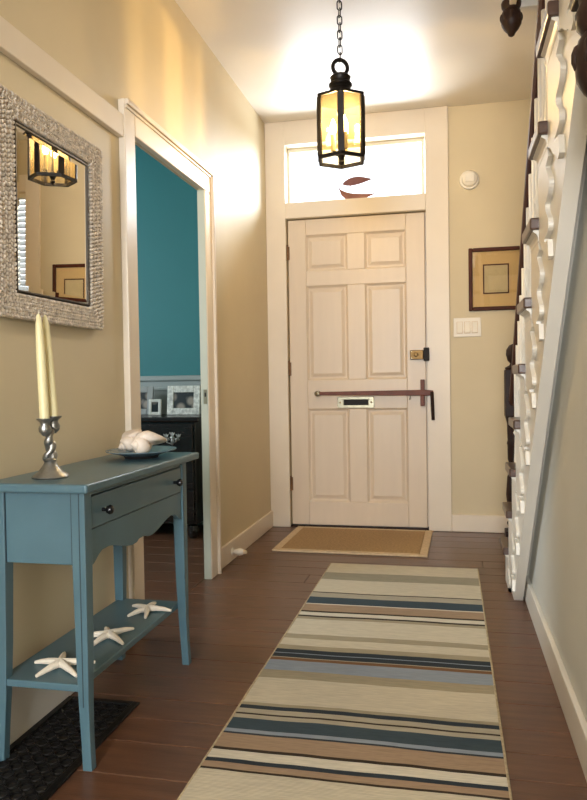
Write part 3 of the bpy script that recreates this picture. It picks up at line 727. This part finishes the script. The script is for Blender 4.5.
for i, (c, dz) in enumerate(CUP):
    cn = thing('candle', ('taller ivory taper candle, left of the two' if i == 0 else 'shorter ivory taper candle, right of the two'), 'candle', (-1.032 + c.x, 1.70 + c.y, TTOP + 0.151 + dz), group='taper candles in the pewter candlestick')
    cn.rotation_euler = (math.radians(0), math.radians(-2.2 if i == 0 else -3.6), 0)
    hgt = 0.280 if i == 0 else 0.276
    ob('wax_taper', MB().lathe([(0.0124, 0), (0.0126, 0.04), (0.0118, hgt*0.6), (0.0092, hgt*0.9), (0.005, hgt*0.975), (0.0015, hgt)], (0, 0, 0), 14), m_wax, cn)
    ob('wick', MB().tube([(0, 0, hgt - 0.002), (0.001, 0, hgt + 0.01)], 0.0009, 5), m_plastic, cn)

# plate and shells
pt = thing('serving_plate', 'shallow blue grey oval plate holding the seashells', 'plate', (-1.0, 2.20, TTOP))
ob('dish', MB().lathe([(0.052, 0.008), (0.066, 0.010), (0.092, 0.018), (0.116, 0.0245), (0.117, 0.027), (0.092, 0.022), (0.062, 0.014), (0.02, 0.0125), (0.004, 0.0125)], (0, 0, 0), 36), m_plate, pt)
ob('foot_ring', MB().lathe([(0.048, 0.0), (0.054, 0.0), (0.060, 0.010), (0.046, 0.010)], (0, 0, 0), 30), m_slot, pt)  # near-black colour carries the shadow under the plate
pt.scale = (0.95, 1.15, 1)
def conch(name, label, loc, R_, rz, tilt, roll, canal):
    t = thing(name, label, 'seashell', loc, rz)
    Mr = Matrix.Rotation(tilt, 3, 'Y') @ Matrix.Rotation(roll, 3, 'X')
    def whorls(t0, t1, cap):
        m = MB(); vs = []; fs = []; n = 18; steps = int((t1 - t0) * 26)
        for j in range(steps + 1):
            tt = t0 + (t1 - t0) * j / steps
            rr = R_ * 1.85 ** (tt - 5.0); th = tt * 2 * math.pi
            last = max(0.0, tt - 4.0)
            for i in range(n):
                a = 2 * math.pi * i / n; ca, sa = math.cos(a), math.sin(a)
                rad = rr * 0.50 + rr * 0.60 * ca * (1 + 0.04 * math.sin(th * 9))
                if sa > 0: ax = sa * rr * (0.95 + canal * last); rad *= 1 - 0.30 * sa * last
                else: ax = sa * rr * 0.75
                vs.append(Mr @ Vector((1.55 * rr + ax, rad * math.cos(th), rad * math.sin(th))))
        for j in range(steps):
            for i in range(n): fs.append((j*n+i, j*n+(i+1)%n, (j+1)*n+(i+1)%n, (j+1)*n+i))
        fs += [tuple(range(n))[::-1], tuple(steps*n+i for i in range(n))]
        m.add(vs, fs); m.sm = True
        return m
    a, b = whorls(1.0, 3.7, 0), whorls(3.7, 5.0, 1)
    lo = min(v[2] for v in a.v + b.v); mx_ = sum(v[0] for v in b.v) / len(b.v)
    for nm, q in (('spire', a), ('body_whorl', b)):
        q.v = [(v[0] - mx_, v[1], v[2] - lo) for v in q.v]
        ob(nm, q, m_shell, t, autosm=False)
    return t
conch('conch_shell', 'large pale peach conch shell lying in front on the plate', (-0.978, 2.165, TTOP + 0.0145), 0.043, math.radians(62), math.radians(4), 2.2, 0.8)
conch('conch_shell', 'smaller whiter shell behind and left of the peach conch', (-1.062, 2.235, TTOP + 0.0175), 0.037, math.radians(40), math.radians(-30), 0.9, 0.3)

# starfish on the shelf
def starfish(label, loc, size, rz, var):
    t = thing('starfish', label, 'starfish', loc, rz, 'starfish on the table shelf')
    rnd = random.Random(var)
    for i in range(5):
        a = 2*math.pi*i/5 + rnd.uniform(-.22, .22); L = size*rnd.uniform(0.9, 1.12)
        bend = rnd.uniform(-.12, .12); pts = []; rad = []
        for j in range(9):
            u = j/8; aa = a + bend*u
            pts.append((L*u*math.cos(aa), L*u*math.sin(aa), 0.0072*(1-u)+0.0048 + 0.006*math.sin(u*math.pi)*rnd.uniform(.6,1)*0.6)); rad.append(0.0075*(1-u)**0.8 + 0.0042)
        ob('arm', MB().tube(pts, rad, 8), m_star, t)
    ob('disc', MB().ellip((0, 0, 0.009), (0.014, 0.014, 0.010), 12, 7), m_star, t)
    return t
starfish('white starfish nearest the viewer on the table shelf', (-1.025, 1.715, 0.2152), 0.088, 0.55, 3)
starfish('white starfish in the middle of the table shelf', (-1.0, 1.94, 0.2152), 0.082, 0.9, 5)
starfish('white starfish at the far end of the table shelf', (-0.985, 2.185, 0.2152), 0.082, 0.25, 9)

# ------------------------------------------------------------------ floor register
rg = thing('floor_register', 'black cast iron floor grille along the baseboard under the table', 'floor grille', (-1.045, 1.5, 0.0))
gx, gy = 0.118, 0.49
for q in ((-gx, -gx+.02, -gy, gy), (gx-.022, gx, -gy, gy), (-gx+.02, gx-.022, gy-.02, gy), (-gx+.02, gx-.022, -gy, -gy+.02)):
    ob('border', B(q[0], q[1], q[2], q[3], 0, 0.007), m_black, rg, 0.002)
gm = MB()
cell = 0.039
ny = int((2*gy - .04)/cell); nx = 5
for i in range(nx):
    for j in range(ny):
        cx = -gx + .02 + (i + .5) * (2*gx - .042)/nx; cy = -gy + .02 + (j + .5) * (2*gy - .04)/ny
        ringp = [(cx + 0.0155*math.cos(t), cy + 0.0155*math.sin(t), 0.003) for t in [2*math.pi*q/12 for q in range(12)]]
        gm.tube(ringp, 0.0026, 5, True)
        gm.box(cx - .0195, cx - .013, cy - .002, cy + .002, 0.001, 0.005).box(cx + .013, cx + .0195, cy - .002, cy + .002, 0.001, 0.005)
        gm.box(cx - .002, cx + .002, cy - .0205, cy - .013, 0.001, 0.005).box(cx - .002, cx + .002, cy + .013, cy + .0205, 0.001, 0.005)
gs = ob('scroll_grille', gm, m_black, rg); gs['kind'] = 'stuff'
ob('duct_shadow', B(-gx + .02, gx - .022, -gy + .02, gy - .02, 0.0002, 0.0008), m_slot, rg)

# ------------------------------------------------------------------ rug
C = {'c': (200, 191, 170), 'w': (208, 201, 184), 'g': (152, 146, 128), 't': (160, 137, 114), 'n': (54, 61, 68), 'd': (66, 79, 87), 'b': (142, 152, 164), 'k': (60, 51, 44), 'o': (160, 150, 128), 'r': (122, 92, 68), 'v': (172, 164, 146)}
stripes = [(3.705, 'c'), (3.526, 'g'), (3.395, 'c'), (3.19, 'k'), (3.175, 'v'), (3.112, 'd'), (3.020, 'w'), (3.006, 't'), (2.918, 'k'), (2.904, 'w'), (2.863, 'k'), (2.846, 'o'), (2.816, 'c'),
           (2.640, 'o'), (2.596, 'c'), (2.528, 'o'), (2.484, 'n'), (2.452, 'b'), (2.444, 'n'), (2.412, 'v'), (2.404, 'r'), (2.380, 'b'), (2.293, 'o'), (2.232, 'c'), (2.048, 'o'), (2.031, 'n'), (2.006, 'v'), (1.981, 'k'), (1.971, 'v'),
           (1.945, 'd'), (1.880, 'b'), (1.863, 'n'), (1.855, 't'), (1.778, 'k'), (1.766, 'w'), (1.726, 'n'), (1.704, 't'), (1.678, 'k'), (1.670, 'c'), (1.49, 'g'), (1.42, 'c'), (1.33, 'd'), (1.27, 't'), (1.2, 'c')]
RY0, RY1, RX0, RX1 = 1.05, 3.705, -0.624, 0.126
m_rug = bpy.data.materials.new('striped_flatweave'); m_rug.use_nodes = True
nt = m_rug.node_tree; bs = nt.nodes['Principled BSDF']; bs.inputs['Roughness'].default_value = 0.95; bs.inputs['Specular IOR Level'].default_value = 0.1
tc = nt.nodes.new('ShaderNodeTexCoord'); sep = nt.nodes.new('ShaderNodeSeparateXYZ'); nt.links.new(tc.outputs['Object'], sep.inputs[0])
nz_ = nt.nodes.new('ShaderNodeTexNoise'); nz_.inputs['Scale'].default_value = 5; nt.links.new(tc.outputs['Object'], nz_.inputs['Vector'])
ad = nt.nodes.new('ShaderNodeMath'); ad.operation = 'MULTIPLY_ADD'; ad.inputs[1].default_value = 0.012; nt.links.new(nz_.outputs['Fac'], ad.inputs[0])
nt.links.new(sep.outputs['Y'], ad.inputs[2])
rug_half = (RY1 - RY0)
# two ramps, because one ramp holds at most 32 stops
def ramp(lst, lo, hi):
    mr_ = nt.nodes.new('ShaderNodeMapRange'); mr_.inputs['From Min'].default_value = lo; mr_.inputs['From Max'].default_value = hi
    nt.links.new(ad.outputs[0], mr_.inputs['Value'])
    cr = nt.nodes.new('ShaderNodeValToRGB'); cr.color_ramp.interpolation = 'CONSTANT'
    nt.links.new(mr_.outputs[0], cr.inputs['Fac'])
    lst = sorted(lst)
    els = cr.color_ramp.elements
    els[0].position = 0.0; els[0].color = srgb(*C[lst[0][2]])
    els[1].position = max(0.0, (lst[1][0] - lo) / (hi - lo)); els[1].color = srgb(*C[lst[1][2]])
    for (a, b, c) in lst[2:]:
        e = els.new((a - lo) / (hi - lo)); e.color = srgb(*C[c])
    return cr
oy = (RY0 + RY1) / 2
off = 0.006
bands = [(stripes[i+1][0] if i + 1 < len(stripes) else RY0, stripes[i][0], stripes[i][1]) for i in range(len(stripes))]
bands = [(a - oy + off, b - oy + off, c) for a, b, c in bands]
split = 2.232 - oy + off
near = [q for q in bands if q[1] <= split + 1e-6]; farb = [q for q in bands if q[1] > split + 1e-6]
r1 = ramp(near, RY0 - oy, split); r2_ = ramp(farb, split, RY1 - oy + 0.02)
gt = nt.nodes.new('ShaderNodeMath'); gt.operation = 'GREATER_THAN'; gt.inputs[1].default_value = split; nt.links.new(ad.outputs[0], gt.inputs[0])
mx = nt.nodes.new('ShaderNodeMix'); mx.data_type = 'RGBA'; nt.links.new(gt.outputs[0], mx.inputs['Factor'])
nt.links.new(r1.outputs[0], mx.inputs[6]); nt.links.new(r2_.outputs[0], mx.inputs[7])
# yarn flecks
n2 = nt.nodes.new('ShaderNodeTexNoise'); n2.inputs['Scale'].default_value = 60; n2.inputs['Detail'].default_value = 3
mp = nt.nodes.new('ShaderNodeMapping'); mp.inputs['Scale'].default_value = (0.35, 5, 1); nt.links.new(tc.outputs['Object'], mp.inputs[0]); nt.links.new(mp.outputs[0], n2.inputs['Vector'])
mr2 = nt.nodes.new('ShaderNodeMapRange'); mr2.inputs['From Min'].default_value = 0.3; mr2.inputs['From Max'].default_value = 0.7; mr2.inputs['To Min'].default_value = 0.86; mr2.inputs['To Max'].default_value = 1.1
nt.links.new(n2.outputs['Fac'], mr2.inputs[0])
mul = nt.nodes.new('ShaderNodeMix'); mul.data_type = 'RGBA'; mul.blend_type = 'MULTIPLY'; mul.inputs['Factor'].default_value = 1.0
nt.links.new(mx.outputs[2], mul.inputs[6]); nt.links.new(mr2.outputs[0], mul.inputs[7]); nt.links.new(mul.outputs[2], bs.inputs['Base Color'])
bp = nt.nodes.new('ShaderNodeBump'); bp.inputs['Strength'].default_value = 0.35; bp.inputs['Distance'].default_value = 0.002
wv = nt.nodes.new('ShaderNodeTexWave'); wv.bands_direction = 'Y'; wv.inputs['Scale'].default_value = 60; wv.inputs['Distortion'].default_value = 1.0
nt.links.new(tc.outputs['Object'], wv.inputs['Vector']); nt.links.new(wv.outputs['Fac'], bp.inputs['Height']); nt.links.new(bp.outputs[0], bs.inputs['Normal'])
rug = thing('runner_rug', 'long striped flatweave runner in cream, tan and blue on the floor', 'rug', ((RX0+RX1)/2, oy, 0.0005))
nxr, nyr = 12, 60; vs = []; fs = []
for j in range(nyr + 1):
    for i in range(nxr + 1):
        x = (RX1-RX0)*(i/nxr - .5); y = (RY1-RY0)*(j/nyr - .5)
        if i in (0, nxr): x += 0.003*math.sin(j*1.3 + i)
        vs.append((x, y, 0.0065 + 0.0012*math.sin(x*9 + y*3)*math.sin(y*5)))
for j in range(nyr):
    for i in range(nxr):
        a = j*(nxr+1)+i; fs.append((a, a+1, a+nxr+2, a+nxr+1))
k = len(vs)
for (x, y, z) in list(vs): vs.append((x, y, 0.0))
for j in range(nyr):
    for i in range(nxr):
        a = k + j*(nxr+1)+i; fs.append((a+nxr+1, a+nxr+2, a+1, a))
W_ = nxr + 1
for i in range(nxr):
    fs.append((k+i, k+i+1, i+1, i)); a = nyr*W_ + i; fs.append((a, a+1, k+a+1, k+a))
for j in range(nyr):
    a = j*W_; fs.append((a, a+W_, k+a+W_, k+a)); a = j*W_ + nxr; fs.append((k+a, k+a+W_, a+W_, a))
wb = MB().add(vs, fs); wb.sm = True
ob('woven_field', wb, m_rug, rug)
m_bind = mat('rug_selvedge', srgb(176, 160, 130), 0.95, 0.2, 90, 0.3, 200)
for sx in (RX0, RX1):
    xx = sx - (RX0+RX1)/2
    ob('selvedge', MB().tube([(xx, -(RY1-RY0)/2 + (RY1-RY0)*i/30, 0.0045) for i in range(31)], 0.004, 6), m_bind, rug)

# ------------------------------------------------------------------ doormat
dm = thing('doormat', 'tan coir doormat with pale woven border before the front door', 'doormat', (-0.562, 4.265, 0.0))
mxw, myw = 0.438, 0.335
ob('coir_field', B(-mxw + .045, mxw - .045, -myw + .045, myw - .045, 0.0, 0.012), m_coir, dm, 0.003)
for q in ((-mxw, -mxw+.045, -myw, myw), (mxw-.045, mxw, -myw, myw), (-mxw+.045, mxw-.045, -myw, -myw+.045), (-mxw+.045, mxw-.045, myw-.045, myw)):
    ob('border', B(q[0], q[1], q[2], q[3], 0.0, 0.011), m_matb, dm, 0.004)
dm.rotation_euler = (0, 0, math.radians(-1.0))

# ------------------------------------------------------------------ side room: dark chest with picture frames
m_chest = mat('near_black_chest', srgb(34, 28, 26), 0.22, 0.2, 10, stretch=(1, 6, 6))
ch = thing('chest_of_drawers', 'near black chest against the teal wall in the side room', 'chest', (-1.908, 4.37, 0.014))
ob('body', B(-0.37, 0.37, -0.20, 0.21, 0.08, 0.715), m_chest, ch, 0.004)
ob('chest_top', B(-0.40, 0.40, -0.225, 0.22, 0.715, 0.745), m_chest, ch, 0.008, seg=3)
for x in (-0.33, 0.33):
    for y_ in (-0.16, 0.17): ob('foot', MB().lathe([(0.022, 0), (0.032, 0.02), (0.036, 0.05), (0.03, 0.08)], (x, y_, -0.014), 14), m_chest, ch)
for z0, z1 in ((0.50, 0.70), (0.30, 0.49), (0.10, 0.29)):
    dr = ob('drawer', B(-0.355, 0.355, -0.212, -0.20, z0, z1), m_chest, ch, 0.004)
    for x in (-0.225, 0.225):
        zc_ = (z0 + z1)/2 + 0.015
        pl_ = MB()
        for cx_, hz in ((-0.04, 0.012), (0.0, 0.022), (0.04, 0.012)):
            for a in (-1, 0, 1):
                Mr = Matrix.Rotation(a * 0.55, 3, 'Y')
                pl_.ellip((x + cx_ + 0.008*a, -0.215, zc_ + hz), (0.005, 0.003, 0.017), 8, 5, Mr)
            pl_.ellip((x + cx_*0.8, -0.215, zc_ + hz - 0.02), (0.016, 0.003, 0.010), 8, 5)
        pl_.ellip((x, -0.215, zc_ - 0.022), (0.012, 0.003, 0.022), 8, 5)
        hp = ob('drawer_plate', pl_, m_pewter, dr)
        ob('bail_pull', MB().tube([(x - 0.03, -0.222, zc_), (x - 0.028, -0.236, zc_ - 0.025), (x, -0.240, zc_ - 0.034), (x + 0.028, -0.236, zc_ - 0.025), (x + 0.03, -0.222, zc_)], 0.004, 6), m_pewter, dr)
def photo_mat(name, seed):
    m = bpy.data.materials.new(name); m.use_nodes = True; nt = m.node_tree; b = nt.nodes['Principled BSDF']; b.inputs['Roughness'].default_value = 0.3
    tc = nt.nodes.new('ShaderNodeTexCoord'); mp = nt.nodes.new('ShaderNodeMapping'); mp.inputs['Location'].default_value = (seed, seed*.7, 0)
    nt.links.new(tc.outputs['Object'], mp.inputs[0])
    n = nt.nodes.new('ShaderNodeTexVoronoi'); n.inputs['Scale'].default_value = 14; nt.links.new(mp.outputs[0], n.inputs['Vector'])
    cr = nt.nodes.new('ShaderNodeValToRGB'); cr.color_ramp.elements[0].color = srgb(150, 138, 126); cr.color_ramp.elements[1].color = srgb(26, 28, 30)
    cr.color_ramp.elements[0].position = 0.25; cr.color_ramp.elements[1].position = 0.5
    nt.links.new(n.outputs['Distance'], cr.inputs[0]); nt.links.new(cr.outputs[0], b.inputs['Base Color'])
    return m
m_fr1 = mat('speckled_white_frame', srgb(205, 205, 198), 0.5, 0.35, 55, 0.3, 120)
m_fr2 = mat('plain_white_frame', srgb(215, 215, 208), 0.4, 0.04)
m_fr3 = mat('grey_silver_frame', srgb(150, 152, 150), 0.35, 0.1, 20)
def photo(name, label, x, y, w_, h_, b, fm, seed, rz=0.0):
    t = thing(name, label, 'photo frame', (x, y, 0.7595), rz)
    t.rotation_euler = (math.radians(-7), 0, rz)
    for q in ((-w_/2, -w_/2+b, 0, h_), (w_/2-b, w_/2, 0, h_), (-w_/2+b, w_/2-b, 0, b), (-w_/2+b, w_/2-b, h_-b, h_)):
        ob('frame_rail', B(q[0], q[1], -0.008, 0.008, q[2], q[3]), fm, t, 0.003)
    ob('photograph', B(-w_/2+b, w_/2-b, -0.001, 0.004, b, h_-b), photo_mat('photo_print', seed), t)
    ob('easel_leg', MB().prism([(0.006, h_*0.6), (0.010, h_*0.6), (0.05 + h_*.1, 0.012), (0.045 + h_*.1, 0.012)], 'x', -0.015, 0.015), m_slot, t)
photo('photo_frame', 'wide speckled white frame with a photograph on the dark chest', -1.717, 4.44, 0.228, 0.192, 0.044, m_fr1, 1.3)
photo('photo_frame', 'smallest plain white photo frame in the middle on the chest', -1.913, 4.43, 0.085, 0.105, 0.020, m_fr2, 2.1, 0.1)
photo('photo_frame', 'grey photo frame partly hidden behind the left casing on the chest', -2.022, 4.47, 0.15, 0.19, 0.04, m_fr3, 5.2, 0.05)
